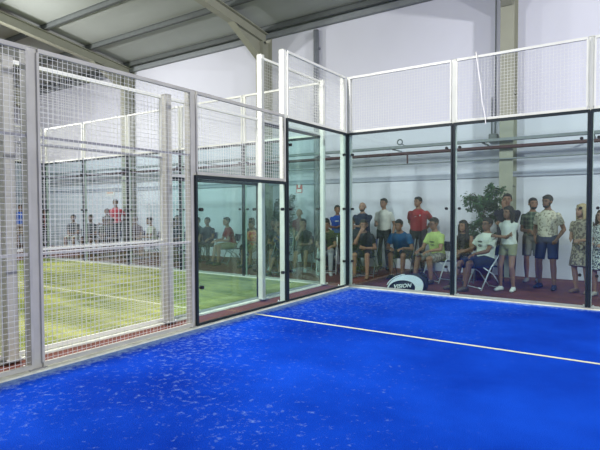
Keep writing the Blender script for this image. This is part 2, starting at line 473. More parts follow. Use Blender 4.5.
def glass_panel(side, X, sgn, u0, u1, z1, label, group, dark_top=True):
    t = thing('glass_panel', label, 'glass panel', P3(side, (u0 + u1) / 2, 0, .02, X, sgn), group=group)
    off = V(t.location)
    def fin(bm):
        bmesh.ops.translate(bm, verts=bm.verts, vec=-off); return bm
    g = .006
    obj('pane', fin(pbox(bmesh.new(), side, X, sgn, u0 + g, u1 - g, .0, .010, .035, z1 - .005)), M['glass'], t)
    e = .036
    for nm, a in (('side_seal', (u0 + g, u0 + e)), ('side_seal', (u1 - e, u1 - g))):
        obj(nm, fin(pbox(bmesh.new(), side, X, sgn, a[0], a[1], -.016, .016, .02, z1)), M['black'], t)
    obj('bottom_seal', fin(pbox(bmesh.new(), side, X, sgn, u0 + e, u1 - e, -.01, .016, .02, .05)), M['black' if side == 'S' and sgn < 0 else 'base'], t)
    obj('top_seal', fin(pbox(bmesh.new(), side, X, sgn, u0 + e, u1 - e, -.012, .016, z1 - .045, z1)), M['black'], t)
    zs = [z for z in (.5, 1.5, 2.53) if z < z1 - .2]
    for z in zs:
        for u in (u0 + .11, u1 - .11):
            b = tube(bmesh.new(), [P3(side, u, -.016, z, X, sgn), P3(side, u, .03, z, X, sgn)], .024, 10)
            obj('glass_clamp', fin(b), M['bolt'], t)
    return t

GB = 'glass panels of the blue court'; GG = 'glass panels of the green court'
MB_ = 'mesh panels of the blue court'; MG = 'mesh panels of the green court'
# blue court back wall
bxs = [0, X2, X4, 6.05, 8.06]
nm = ['first from the corner, racket bag behind it', 'second from the corner, ficus behind it', 'third from the corner, right photo edge', 'fourth from the corner']
for i in range(4):
    glass_panel('B', 0, 1, bxs[i], bxs[i + 1], H3 - .045, 'back glass panel of the blue court, ' + nm[i], GB)
    mesh_panel('B', 0, 1, bxs[i], bxs[i + 1], H3 - .04, H4, 'white wire mesh panel above the back glass, ' + nm[i], MB_, ends=.05)
pn = ['right at the corner', 'between first and second pane', 'between second and third pane', 'between third and fourth pane', 'at the end of the wall']
for i in range(5):
    post('B', 0, 1, bxs[i] + (.02 if i == 0 else 0), H4, 'white post behind the blue court back glass, ' + pn[i])
# side walls of both courts (blue: glass plane x=0, posts outward -x; green: plane NX, posts outward +x)
for X, sgn, who, g, mg in ((0, -1, 'blue court', GB, MB_), (NX, 1, 'green court', GG, MG)):
    fm = 'postshade' if sgn < 0 else 'white'
    near = 'of the %s side fence' % who
    glass_panel('S', X, sgn, Y2, 0, H3 - .045, 'tall glass panel %s, next to the back corner' % near, g)
    mesh_panel('S', X, sgn, Y2, 0, H3 - .04, H4, 'raised wire mesh %s, above the tall glass' % near, mg, ends=.05)
    glass_panel('S', X, sgn, Y4, Y2, H2 - .045, 'lower two metre glass panel %s' % near, g)
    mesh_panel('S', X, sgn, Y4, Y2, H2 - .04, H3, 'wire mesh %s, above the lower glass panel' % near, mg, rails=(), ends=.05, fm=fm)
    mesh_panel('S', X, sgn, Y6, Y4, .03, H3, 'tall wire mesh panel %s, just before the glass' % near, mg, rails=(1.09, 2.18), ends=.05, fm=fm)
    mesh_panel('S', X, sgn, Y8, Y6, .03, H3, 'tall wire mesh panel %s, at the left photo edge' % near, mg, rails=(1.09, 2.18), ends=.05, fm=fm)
    post('S', X, sgn, -.06, H4, 'tall white post %s, at the back corner' % near)
    post('S', X, sgn, Y2, H4, 'tall white four metre post %s, where the fence steps up' % near, size=.09)
    post('S', X, sgn, Y4, H3, 'shade-toned white post %s, where mesh meets the lower glass' % near, size=.1, m='postshade')
    post('S', X, sgn, Y6, H3, 'wide shade-toned white post %s, near the left photo edge' % near, size=.11, m='postshade')
    post('S', X, sgn, Y8, H3, 'white post %s, nearest to the net' % near, size=.1, m='postshade')
# green court back wall
gx = [NX, -2.6, -4.6, -6.6, -8.6, -10.62]
nm = ['first left of the shared corner', 'second from the shared corner', 'third from the shared corner', 'fourth from the shared corner', 'fifth and farthest from the shared corner']
for i in range(5):
    glass_panel('B', 0, 1, gx[i + 1], gx[i], H3 - .045, 'back glass panel of the green court, ' + nm[i], GG)
    mesh_panel('B', 0, 1, gx[i + 1], gx[i], H3 - .04, H4, 'white wire mesh above the green court back glass, ' + nm[i], MG, ends=.05)
for i in range(1, 6):
    post('B', 0, 1, gx[i], H4, 'slim white post of the green court back wall, %s from the shared corner' % ['', 'first', 'second', 'third', 'fourth', 'fifth and last'][i], size=.06)
# far side fence of the green court
FX = gx[-1] - .02
glass_panel('S', FX, -1, Y2, -.05, H3 - .045, 'tall side glass on the far left side of the green court', GG)
mesh_panel('S', FX, -1, Y2, -.05, H3 - .04, H4, 'raised wire mesh on the far left side of the green court', MG)
glass_panel('S', FX, -1, Y4, Y2, H2 - .045, 'lower side glass on the far left side of the green court', GG)
mesh_panel('S', FX, -1, Y4, Y2, H2 - .04, H3, 'wire mesh above the lower glass on the far left side of the green court', MG)
post('S', FX, -1, Y2, H4, 'tall white post on the far left side of the green court')
post('S', FX, -1, Y4, H3, 'three metre white post on the far left side of the green court')
# loose white cable hanging in front of the back mesh
b = tube(bmesh.new(), [(2.40, -.03, 4.06), (2.42, -.03, 3.9), (2.47, -.028, 3.55), (2.50, -.028, 3.25), (2.55, -.03, 3.0), (2.565, -.035, 2.88), (2.555, -.035, 2.86)], .008, 6)
tag(obj('loose_cable', b, M['pvc'], None, True), 'thin white cable hanging down the back wire mesh above the ficus', 'cable')

# ================================================================== PLANTS
def leaf(bm, c, d, L, w):
    d = d.normalized(); a, b = frame_of(d, V((random.uniform(-1, 1), random.uniform(-1, 1), 1)).normalized())
    p0 = bm.verts.new(c); p1 = bm.verts.new(c + d * L * .45 + a * w + b * w * .3); p2 = bm.verts.new(c + d * L)
    p3 = bm.verts.new(c + d * L * .45 - a * w + b * w * .3); pm = bm.verts.new(c + d * L * .5)
    bm.faces.new((p0, p1, pm)); bm.faces.new((p1, p2, pm)); bm.faces.new((p0, pm, p3)); bm.faces.new((pm, p2, p3))

def pot(t, r, h, m='terra'):
    b = bmesh.new(); a, c = V((1, 0, 0)), V((0, 1, 0))
    loft(b, [((0, 0, 0), a, r * .72, c, r * .72), ((0, 0, h - .04), a, r * .97, c, r * .97), ((0, 0, h - .04), a, r * 1.05, c, r * 1.05),
             ((0, 0, h), a, r * 1.05, c, r * 1.05), ((0, 0, h), a, r * .92, c, r * .92), ((0, 0, h - .03), a, r * .9, c, r * .9)], 20)
    obj('pot', b, M[m], t, True)
    b = bmesh.new(); bmesh.ops.create_circle(b, cap_ends=True, radius=r * .89, segments=16, matrix=Matrix.Translation((0, 0, h - .025)))
    obj('soil', b, M['soil'], t)

def ficus(loc, H, R_, label, n=2600, seed=1, low=.62, mleaf='leaf', rz=0):
    random.seed(seed)
    t = thing('potted_plant', label, 'plant', loc, rz)
    pot(t, .2, .34)
    stems = bmesh.new(); fol = bmesh.new()
    for k in range(3):
        tube(stems, [(.03 * k - .03, .02 * k, .3), (.04 * math.sin(k * 2), .04 * math.cos(k * 2), .7), (.06 * math.sin(k * 3 + 1), .05 * math.cos(k * 3), H * .6)], [.02, .016, .012], 6)
    tips = []
    for k in range(34):
        z0 = random.uniform(H * low * .62, H * .8); ang = random.uniform(0, 6.28)
        prof = math.sin(max(.05, min(1, (z0 - H * low * .45) / (H * .75))) * math.pi) * .5 + .5
        rr = R_ * random.uniform(.5, 1) * prof
        a = V((.03 * math.cos(ang), .03 * math.sin(ang), z0))
        z2 = min(H, z0 + random.uniform(.12, .42))
        mid = a + V((rr * .55 * math.cos(ang), rr * .55 * math.sin(ang), (z2 - z0) * .9))
        e = V((rr * math.cos(ang), rr * math.sin(ang), z2 - random.uniform(-.02, .16)))
        tube(stems, [a, mid, e], [.008, .006, .003], 5)
        tips.append((a, mid, e))
    for _ in range(n):
        a, mid, e = random.choice(tips); u = random.uniform(.25, 1.05)
        p = a * (1 - u) ** 2 + mid * 2 * u * (1 - u) + e * u * u
        p += V((random.gauss(0, .035), random.gauss(0, .035), random.gauss(0, .035)))
        leaf(fol, p, V((random.uniform(-1, 1), random.uniform(-1, 1), random.uniform(-1, .2))), random.uniform(.06, .1), .017)
    obj('stem', stems, M['bark'], t, True); obj('foliage', fol, M[mleaf], t)
    return t
ficus((1.95, 2.42, -.012), 2.08, .52, 'large potted ficus with drooping green leaves left of the right-hand column', 3400, 5, .55)
ficus((-3.42, 2.62, -.012), 1.92, .42, 'dark leafy potted tree seen through the tall side glass, under the red sign', 2600, 9, .5, 'leafd')
def conifer(loc, H, r, label, seed):
    random.seed(seed); t = thing('potted_conifer', label, 'plant', loc, group='slim conifers by the column')
    pot(t, .15, .28)
    obj('stem', tube(bmesh.new(), [(0, 0, .25), (0, 0, H * .93)], [.02, .006], 6), M['bark'], t, True)
    fol = bmesh.new()
    for _ in range(2200):
        z = random.uniform(.38, H); q = (z - .38) / (H - .38)
        rr = r * (min(1, q * 6) * (1 - q) ** .45) * random.uniform(.3, 1) ** .5; an = random.uniform(0, 6.28)
        leaf(fol, V((rr * math.cos(an), rr * math.sin(an), z - .03)), V((math.cos(an), math.sin(an), random.uniform(1, 3))), random.uniform(.05, .09), .010)
    obj('foliage', fol, M['leafd'], t)
conifer((-4.12, 2.6, -.012), 1.78, .17, 'slim dark potted conifer left of its twin, seen through the lower side glass', 3)
conifer((-3.88 + .08, 2.85, -.012), 1.70, .15, 'slim dark potted conifer between its twin and the leafy tree', 7)

# ================================================================== RACKET BAG
M['bagw'] = mat('white vinyl', (.85, .87, .86), .35, var=.02)
M['bagb'] = mat('black nylon', (.012, .014, .016), .55, var=.1)
t = thing('racket_bag', 'white and black racket bag on the red floor behind the back glass', 'bag', (1.12, .33, -.012))
def bag_outline(s=1, dz=0):
    pts = []
    prof = [(-.32, .0), (-.315, .06), (-.28, .13), (-.20, .21), (-.10, .27), (.0, .305), (.10, .315), (.19, .295), (.255, .24), (.295, .16), (.31, .07), (.305, .0)]
    return [(p[0] * s * 1.18, p[1] * s + dz) for p in prof]
def bag_slab(bm, out, y0, y1, r=.0):
    prism(bm, out, 'y', y0, y1)
b = bmesh.new(); bag_slab(b, bag_outline(), -.11, .11)
bmesh.ops.bevel(b, geom=[e for e in b.edges if abs(e.verts[0].co.y - e.verts[1].co.y) < 1e-5], offset=.04, segments=3, affect='EDGES')
obj('body', b, M['bagb'], t, True)
# white arched band: between outer outline and inner ellipse, on the front face
def arch(bm, fo, fi, y0, y1, n=26, a0=0, a1=math.pi):
    O = []; I = []
    for k in range(n + 1):
        a = a1 + (a0 - a1) * k / n
        O.append(fo(a)); I.append(fi(a))
    rows = []
    for pts in (O, I): 
        for y in (y0, y1): rows.append([bm.verts.new((p[0], y, p[1])) for p in pts])
    o0, o1, i0, i1 = rows
    for k in range(n):
        bm.faces.new((o0[k], o0[k + 1], i0[k + 1], i0[k])); bm.faces.new((o1[k], i1[k], i1[k + 1], o1[k + 1]))
        bm.faces.new((o0[k], o1[k], o1[k + 1], o0[k + 1])); bm.faces.new((i0[k], i0[k + 1], i1[k + 1], i1[k]))
    bm.faces.new((o0[0], i0[0], i1[0], o1[0])); bm.faces.new((o0[-1], o1[-1], i1[-1], i0[-1]))
b = bmesh.new()
arch(b, lambda a: (.0 + .34 * math.cos(a), .02 + .275 * max(0, math.sin(a)) ** .8), lambda a: (-.06 + .262 * math.cos(a) , .0 + .19 * max(0, math.sin(a)) ** .8), -.125, -.108)
obj('white_panel', b, M['bagw'], t, False)
b = bmesh.new()
arch(b, lambda a: (-.01 + .37 * math.cos(a), .03 + .285 * math.sin(a) ** .85), lambda a: (-.01 + .352 * math.cos(a), .03 + .268 * math.sin(a) ** .85), -.118, -.10, a0=R(105), a1=R(172))
obj('white_piping', b, M['bagw'], t)
cu = bpy.data.curves.new('word', 'FONT'); cu.body = 'VISION'; cu.size = .1; cu.extrude = .003; cu.align_x = 'CENTER'; cu.space_character = 1.05
cu.offset = .003
to = bpy.data.objects.new('word', cu); C.objects.link(to)
dg = bpy.context.evaluated_depsgraph_get(); me = bpy.data.meshes.new_from_object(to.evaluated_get(dg)); bpy.data.objects.remove(to)
me.transform(Matrix.Translation((-.055, -.117, .05)) @ Matrix.Rotation(R(-9), 4, 'Y') @ Matrix.Rotation(R(90), 4, 'X') @ Matrix.Diagonal((1.0, 1, 1, 1)))
me.materials.clear(); me.materials.append(M['bagw'])
lo = link(bpy.data.objects.new('lettering', me), t)
for o_ in t.children:      # the bag leans over to one side
    o_.data.transform(Matrix(((1, 0, .38, -.05), (0, 1, 0, 0), (0, 0, 1, 0), (0, 0, 0, 1))))
b = tube(bmesh.new(), [(.17, 0, .30), (.25, .0, .34), (.33, 0, .30), (.36, 0, .2)], .012, 8)
obj('handle', b, M['bagb'], t, True)

# ================================================================== CHAIRS
def fold_chair(name, label, loc, rz, mseat, mframe, group='folding chairs along the wall'):
    """folding chair facing local -Y: crossing side tubes, seat and back"""
    t = thing(name, label, 'chair', loc, rz, group)
    for s in (-1, 1):
        x = s * .225
        obj('leg', tube(bmesh.new(), [(x, -.22, .012), (x, -.02, .42), (x, .16, .66), (x, .22, .84)], .0125, 8), mframe, t, True)
        obj('leg', tube(bmesh.new(), [(x * .9, .27, .012), (x * .9, .05, .3), (x * .9, -.16, .43)], .0125, 8), mframe, t, True)
    obj('foot_bar', tube(bmesh.new(), [(-.225, -.205, .045), (.225, -.205, .045)], .009, 6), mframe, t, True)
    obj('foot_bar', tube(bmesh.new(), [(-.2, .255, .03), (.2, .255, .03)], .009, 6), mframe, t, True)
    obj('seat', bx(-.2, .2, -.2, .2, .425, .445, bevel=.008), mseat, t)
    b = bmesh.new(); box(b, -.21, .21, -.008, .008, -.10, .10, bevel=.007)
    bmesh.ops.rotate(b, verts=b.verts, cent=(0, 0, 0), matrix=Matrix.Rotation(R(-18), 3, 'X'))
    bmesh.ops.translate(b, verts=b.verts, vec=(0, .185, .735))
    obj('backrest', b, mseat, t)
    return t

# ================================================================== PEOPLE
SK = {'fair': (.34, .19, .13), 'mid': (.25, .13, .082), 'tan': (.18, .09, .055)}
SKM = {k: mat('skin ' + k, v, .55, var=.06) for k, v in SK.items()}
HM = {'black': mat('black hair', (.012, .010, .009), .6), 'brown': mat('brown hair', (.05, .028, .016), .6),
      'grey': mat('grey hair', (.28, .27, .26), .7), 'blond': mat('blond hair', (.33, .25, .14), .6)}
EYE = mat('eye', (.03, .02, .015), .3); LIP = mat('lip', (.30, .10, .085), .5)
_c = {}
def cloth(col):
    if not isinstance(col, tuple): return M[col]
    if col not in _c: _c[col] = mat('cloth %d' % len(_c), tuple(v * .72 for v in col), .85, var=.12, scale=9, bump=.15, bscale=25)
    return _c[col]
M['plaid'] = mat_stripes('green plaid', (.025, .05, .04), (.16, .22, .15), 11)
M['floral'] = mat_spots('beige floral print', (.50, .46, .36), (.20, .17, .13), 26, (.52, .62))
M['tunic'] = mat_spots('brown leaf print', (.13, .10, .08), (.36, .30, .22), 24)
M['camo'] = mat_spots('grey print', (.24, .23, .21), (.10, .10, .10), 18)
M['dots'] = mat_spots('white and black print', (.55, .55, .52), (.05, .05, .06), 42)
M['orange'] = mat_spots('red and orange print', (.45, .06, .05), (.65, .30, .12), 12)

def ik(a, t, l1, l2, pole):
    a, t = V(a), V(t); d = t - a; L = d.length
    if L > (l1 + l2) * .995: t = a + d * ((l1 + l2) * .995 / L); d = t - a; L = d.length
    if L < abs(l1 - l2) + .02: L = abs(l1 - l2) + .02
    x = (l1 * l1 - l2 * l2 + L * L) / (2 * L); h = math.sqrt(max(0, l1 * l1 - x * x))
    dn = d.normalized(); p = V(pole) - dn * V(pole).dot(dn); p.normalize()
    return a + dn * x + p * h, t

def hand(bm, w, d, n, s, thumb=1):
    """palm from wrist w along d, palm normal n, five fingers bent towards n"""
    d = d.normalized(); n = (n - d * n.dot(d)).normalized(); sd = d.cross(n) * thumb
    loft(bm, [(w - d * .01, sd, .027 * s, n, .02 * s), (w + d * .04 * s, sd, .038 * s, n, .018 * s), (w + d * .09 * s, sd, .041 * s, n, .014 * s)], 10)
    for off, L in ((-.031, .062), (-.0105, .078), (.0105, .083), (.031, .073)):
        k = w + (d * .082 + sd * off) * s
        dd = (d + sd * off * 4 + n * .25).normalized()
        p1 = k + dd * L * .5 * s
        p2 = p1 + (dd * .75 + n * .65).normalized() * L * .5 * s
        tube(bm, [k - dd * .01, p1, p2], [.0098 * s, .009 * s, .0075 * s], 6)
    k = w + (d * .025 + sd * .026) * s
    p1 = k + (d * .6 + sd * .75 + n * .15).normalized() * .042 * s
    p2 = p1 + (d * .85 + sd * .3 + n * .35).normalized() * .034 * s
    tube(bm, [k, p1, p2], [.013 * s, .011 * s, .009 * s], 6)

def person(loc, rz, label, H=1.75, sit=False, lean=0, side=0, arms='down', look=(0, 0), skin='mid', hair='black', hairstyle='short',
           top=('tee', (.1, .1, .1)), bottom=('shorts', (.1, .1, .15)), shoes=(.05, .05, .05), fem=False, feet=None, beard=False,
           glasses=False, wide=1., group='spectators along the hall wall', vox=.0095, twist=0, hair_scale=1., marks=()):
    s = H / 1.75
    name = 'person'
    t = thing(name, label, 'person', loc, rz, group)
    X = V((1, 0, 0))
    W = wide * (.93 if fem else 1)
    P = V((0, .02, .53)) if sit else V((0, 0, .93 * s))
    la = R(lean); sb = R(side)
    SP = V((math.sin(sb), -math.sin(la), math.cos(la) * math.cos(sb))).normalized()
    F = X.cross(SP) * -1; F = SP.cross(X).normalized()      # points backwards (+y when upright)? fixed below
    if F.y > 0: F = -F
    XX = X.copy()
    if twist: XX = Quaternion(SP, R(twist)) @ X; F2 = Quaternion(SP, R(twist)) @ F
    else: F2 = F
    B = F2 * 1.0
    def tp(u, f=0): return P + SP * u * s + B * f * s
    curve = lambda u: .012 if .25 < u < .42 else 0
    secs = [(-.09, .10, .085), (-.05, .15, .11), (.03, .168 if fem else .158, .118), (.12, .148 if not fem else .135, .105), (.20, .140 if not fem else .120, .10), (.30, .160 if not fem else .142, .115),
            (.38, .165 if not fem else .145, .116), (.43, .150, .102), (.475, .110, .08), (.51, .075, .064), (.535, .058, .056)]
    def axis_at(u): return X if u < .1 else XX
    body = bmesh.new()
    def torso(bm, grow, u0, u1, flare=0):
        ss = [(q[0], max(q[1], flare) if q[0] < .35 else q[1], q[2]) for q in secs if u0 - 1e-6 <= q[0] <= u1 + 1e-6]
        loft(bm, [(tp(u, -.01 if u < .1 else 0), axis_at(u), (a * W + grow) * s, B, (b_ * (W if W > 1 else 1) + grow) * s) for u, a, b_ in ss], 16)
    torso(body, 0, -.09, .535)
    # head
    yaw, pit = look
    hd = Quaternion(UP, R(yaw)) @ Quaternion(X, R(pit))
    base = tp(.53)
    hup = (SP * .45 + UP * .75).normalized()
    hc = base + hup * .138 * s + (hd @ V((0, -1, 0))) * .025 * s
    hx, hf, hu = hd @ V((1, 0, 0)), hd @ V((0, -1, 0)), hd @ UP
    rot = hd.to_matrix()
    tube(body, [tp(.47), base, hc - hu * .02 * s], [.06 * s, .054 * s, .05 * s], 10)
    hs = 1.07 * s ** .4
    def hp(x, f, z): return hc + (hx * x + hf * f + hu * z) * hs
    ball(body, hp(0, -.012, .022), tuple(q * hs for q in (.076, .094, .092)), 3, rot)
    ball(body, hp(0, .022, -.028), tuple(q * hs for q in (.060, .068, .078)), 3, rot)
    ball(body, hp(0, .062, -.078), tuple(q * hs for q in (.030, .022, .022)), 2, rot)
    loft(body, [(hp(0, .086, .018), hx, .007, hu, .01), (hp(0, .1, -.012), hx, .012, hu, .014), (hp(0, .088, -.028), hx, .015, hu, .008)], 8)
    for q in (-1, 1): ball(body, hp(q * .079, -.008, -.005), tuple(v * hs for v in (.010, .019, .030)), 2, rot)
    # legs
    legs = []
    for q in (-1, 1):
        hip = P + V((q * .088 * W * s, 0, -.0))
        if feet: ft = V(feet[0 if q < 0 else 1])
        elif sit: ft = V((q * .12, -.40, .08))
        else: ft = V((q * .10, .02, .08 * s))
        pole = V((q * .12, -1, .55 if sit else .1))
        kn, an = ik(hip, ft, .445 * s, .42 * s, pole)
        legs.append((hip, kn, an, q))
        capsule(body, hip, hip.lerp(kn, .5), .088 * s * W, .072 * s * W); capsule(body, hip.lerp(kn, .5), kn, .072 * s * W, .054 * s)
        tube(body, [kn, kn.lerp(an, .3) + V((0, .012, 0)), an], [.052 * s, .056 * s, .034 * s], 10); ball(body, an, .037 * s)
        tdir = (V((q * .18, -1, 0)) if not feet or len(feet) < 3 else V(feet[2])).normalized()
        heel = V((an.x, an.y, max(.035, an.z - .045))) - tdir * .04; toe = V((an.x, an.y, heel.z - .008)) + tdir * .155 * s
        tube(body, [heel, heel.lerp(toe, .5) + V((0, 0, .012)), toe], [.034 * s, .037 * s, .026 * s], 10); ball(body, toe, (.035 * s, .035 * s, .022)); capsule(body, an, heel, .035 * s, .034 * s)
        legs[-1] = (hip, kn, an, q, heel, toe)
    # arms
    SZ = 1.0 * s
    def J(x, y, z): return V((x, y, z))
    sh = [tp(.415) + XX * (q * (.165 * W) * s) for q in (-1, 1)]
    neckz = tp(.5)
    if sit:
        presets = {'down': [(-.25, -.18, .62), (.25, -.18, .62)], 'knees': [(-.13, -.40, .66), (.13, -.40, .66)], 'lap': [(-.06, -.28, .65), (.07, -.30, .67)],
                   'cross': [(.09, -.2, .86), (-.09, -.22, .83)], 'chin': [hc + V((-.03, -.17, -.17)), (.10, -.36, .65)], 'chin2': [(-.1, -.36, .65), hc + V((.03, -.17, -.17))],
                   'wide': [(-.24, -.34, .68), (.22, -.36, .68)], 'phone': [(-.06, -.33, .80), (.06, -.33, .82)]}
    else:
        z = s
        presets = {'down': [(-.25, -.03, .86 * z), (.25, -.03, .86 * z)], 'cross': [(.10, -.19, 1.15 * z), (-.10, -.23, 1.12 * z)],
                   'pockets': [(-.20, -.09, .93 * z), (.20, -.09, .93 * z)], 'front': [(-.07, -.23, .97 * z), (.07, -.24, .99 * z)],
                   'back': [(-.12, .17, .95 * z), (.12, .17, .97 * z)], 'hips': [(-.19, -.02, 1.0 * z), (.19, -.02, 1.0 * z)],
                   'chin': [hc + V((-.05, -.15, -.17)), (-.06, -.22, 1.12 * z)], 'onehold': [(-.10, -.28, 1.10 * z), (.24, -.04, .86 * z)],
                   'clasp': [(-.09, -.22, 1.06 * z), (.09, -.23, 1.04 * z)]}
    tg = presets[arms]
    al = []
    for i, q in enumerate((-1, 1)):
        pole = V((q * .4, .7, -.6)) if not (sit and arms in ('chin', 'chin2', 'knees', 'phone')) else V((q * .5, .1, -1))
        if arms == 'hips': pole = V((q * 1, .5, .0))
        el, wr = ik(sh[i], tg[i], .285 * s, .25 * s, pole)
        al.append((sh[i], el, wr, q))
        capsule(body, sh[i], sh[i].lerp(el, .5), .052 * s * W, .045 * s * W); capsule(body, sh[i].lerp(el, .5), el, .045 * s, .037 * s)
        tube(body, [el, el.lerp(wr, .3), wr], [.037 * s, .038 * s, .025 * s], 10)
        fd = (wr - el).normalized()
        if arms in ('cross', 'front', 'lap', 'clasp'): n = V((0, 1, 0)); 
        elif arms in ('knees', 'wide'): n = V((0, .2, -1)); fd = (fd + V((0, -.2, -.3))).normalized()
        elif 'chin' in arms: n = V((0, 1, .2)); fd = (fd + V((-q * .3, .1, .2))).normalized()
        else: n = V((-q, 0, 0))
        hand(body, wr, fd, n, s * (.92 if fem else 1), thumb=q)
    remeshed('body', body, SKM[skin], t, vox, 1)
    # top
    kind, col = top
    if kind:
        b = bmesh.new(); g = .014
        lo_ = -.05
        torso(b, g, lo_ - .04, .51, flare=(.13 if kind == 'tank' else .142 if fem else .158))
        fr = {'tee': .62, 'polo': .62, 'tank': .0, 'long': 1., 'dress': .55}[kind]
        for a, el, wr, q in al:
            if kind == 'tank': continue
            if kind == 'long':
                capsule(b, a, el, .058 * s * W, .05 * s); tube(b, [el, wr.lerp(el, .1)], [.05 * s, .036 * s], 10)
            else:
                e2 = a.lerp(el, fr)
                ball(b, a, .058 * s * W); tube(b, [a, e2], [.058 * s * W, .058 * s * W], 12)
        if kind == 'dress':
            k0 = (legs[0][1] + legs[1][1]) / 2; hipc = P + V((0, 0, -.05))
            wk = (legs[1][1] - legs[0][1]).length / 2
            end = hipc.lerp(k0, .92); dd = (k0 - hipc).normalized(); a_, b_ = frame_of(dd, V((0, 1, 0)))
            a_ = X
            b_ = dd.cross(a_).normalized()
            loft(b, [(hipc + UP * .1, a_, (.165 * W) * s, b_, .125 * s), (hipc, a_, .18 * s * W, b_, .135 * s), (end, a_, .21 * s, b_, .155 * s)], 16)
        remeshed('shirt' if kind != 'dress' else 'dress', b, cloth(col), t, .012, 2)
        for mx_, mu, mw, mh, mc in marks:      # small prints and badges on the chest
            obj('shirt_print', ball(bmesh.new(), tp(mu, .124 * (W if W > 1 else 1)) + XX * mx_, (mw, .012, mh), 2, Matrix((XX, -B, SP)).transposed()), cloth(mc), t, True)
        if kind == 'polo':
            b = bmesh.new(); c0 = tp(.515)
            tube(b, [c0 + V((.066 * math.cos(a), .06 * math.sin(a), 0)) for a in [k * .45 - 1.2 for k in range(13)]], .012, 6)
            obj('collar', b, cloth(col), t, True)
    # bottom
    kind, col = bottom
    if kind and top[0] != 'dress':
        b = bmesh.new()
        torso(b, .018, -.09, .03)
        ln = {'shorts': .88, 'short_shorts': .5, 'trousers': 2}[kind]
        for hip, kn, an, q, heel, toe in legs:
            if ln < 1:
                e2 = hip.lerp(kn, ln); tube(b, [hip, hip.lerp(e2, .5), e2], [.103 * s * W, .094 * s * W, .086 * s * W], 14); ball(b, hip, .102 * s * W)
            else:
                capsule(b, hip, kn, .10 * s * W, .068 * s); tube(b, [kn, an.lerp(kn, .06)], [.068 * s, .05 * s], 12)
        remeshed('shorts' if ln < 1 else 'trousers', b, cloth(col), t, .013, 1)
    if shoes:
        for hip, kn, an, q, heel, toe in legs:
            b = bmesh.new()
            hz = heel.z
            tube(b, [heel, heel.lerp(toe, .5) + V((0, 0, .012)), toe], [.042 * s, .045 * s, .034 * s], 12); ball(b, toe, (.043 * s, .043 * s, .03)); ball(b, heel, (.043 * s, .043 * s, .045))
            capsule(b, an - V((0, 0, .015)), heel, .044 * s, .042 * s)
            mlow = min(v.co.z for v in b.verts)
            for v in b.verts:
                if v.co.z < hz - .034: v.co.z = hz - .034
            remeshed('shoe', b, cloth(shoes), t, .009, 1)
    # hair, eyes, mouth
    b = bmesh.new()
    if hairstyle != 'bald':
        g = 1.0
        hz_ = hair_scale
        ball(b, hp(0, -.024, .038), tuple(q * hs * hz_ for q in (.083, .094, .088)), 3, rot)
        ball(b, hp(0, .028, .080), tuple(q * hs for q in (.062, .052, .036)), 2, rot)
        for q in (-1, 1): ball(b, hp(q * .072, .004, .03), tuple(v * hs for v in (.012, .02, .03)), 2, rot)
        if hairstyle in ('long', 'bob'):
            Lh = .30 if hairstyle == 'long' else .13
            back = hp(0, -.07, 0)
            loft(b, [(hp(0, -.045, .03), hx, .085 * hs, hf, .06), (hp(0, -.055, -.06), hx, .09 * hs, hf, .05), (hp(0, -.055, -.06) - UP * Lh * .6 + B * -.0, hx, .085, hf, .04), (hp(0, -.05, -.06) - UP * Lh, hx, .05, hf, .025)], 12)
            for q in (-1, 1):
                loft(b, [(hp(q * .075, 0, .03), hx, .018, hf, .04), (hp(q * .083, .0, -.06), hx, .02, hf, .04), (hp(q * .085, .005, -.07) - UP * Lh * .7, hx, .018, hf, .03)], 8)
        remeshed('hair', b, HM[hair], t, .010, 1)
    else:
        for q in (-1, 1): ball(b, hp(q * .073, -.035, -.0), tuple(v * hs for v in (.012, .05, .032)), 2, rot)
        ball(b, hp(0, -.10, -.01), tuple(v * hs for v in (.06, .014, .035)), 2, rot)
        obj('hair', b, HM[hair], t, True)
    for q in (-1, 1):
        obj('eye', ball(bmesh.new(), hp(q * .030, .077, .012), (.011, .008, .007), 2, rot), EYE, t, True)
        b = tube(bmesh.new(), [hp(q * .016, .086, .030), hp(q * .03, .086, .034), hp(q * .046, .076, .029)], .0045, 6)
        obj('eyebrow', b, HM[hair] if hair != 'blond' else HM['brown'], t, True)
    obj('mouth', tube(bmesh.new(), [hp(-.022, .083, -.052), hp(0, .090, -.050), hp(.022, .083, -.052)], [.004, .0065, .004], 6), LIP, t, True)
    if beard:
        b = bmesh.new()
        ball(b, hp(0, .040, -.070), tuple(q * hs for q in (.055, .050, .036)), 2, rot)
        for q in (-1, 1): ball(b, hp(q * .056, .02, -.035), tuple(v * hs for v in (.010, .03, .04)), 2, rot)
        obj('beard', b, HM[hair], t, True)
    if glasses:
        b = bmesh.new()
        for q in (-1, 1):
            pts = [hp(q * .032 + .022 * math.cos(a), .096, .010 + .018 * math.sin(a)) for a in [k * 2 * math.pi / 12 for k in range(13)]]
            tube(b, pts, .003, 5); tube(b, [hp(q * .055, .096, .014), hp(q * .078, .01, .012)], .003, 5)
        tube(b, [hp(-.011, .097, .012), hp(.011, .097, .012)], .003, 5)
        obj('glasses', b, M['bagb'], t, True)
    return t

CH_METAL = mat('chair tube', (.7, .72, .74), .35, metal=.3)
FZ = -.012
def seated(x, y, rz, label, clabel, mseat=None, mframe=None, **k):
    rz = R(rz)
    fold_chair('folding_chair', clabel, (x, y, FZ), rz, mseat or M['chairblue'], mframe or M['pipe'])
    return person((x, y, FZ + .005), rz, label, sit=True, **k)
def stand(x, y, rz, label, **k):
    return person((x, y, FZ + .002), R(rz), label, **k)

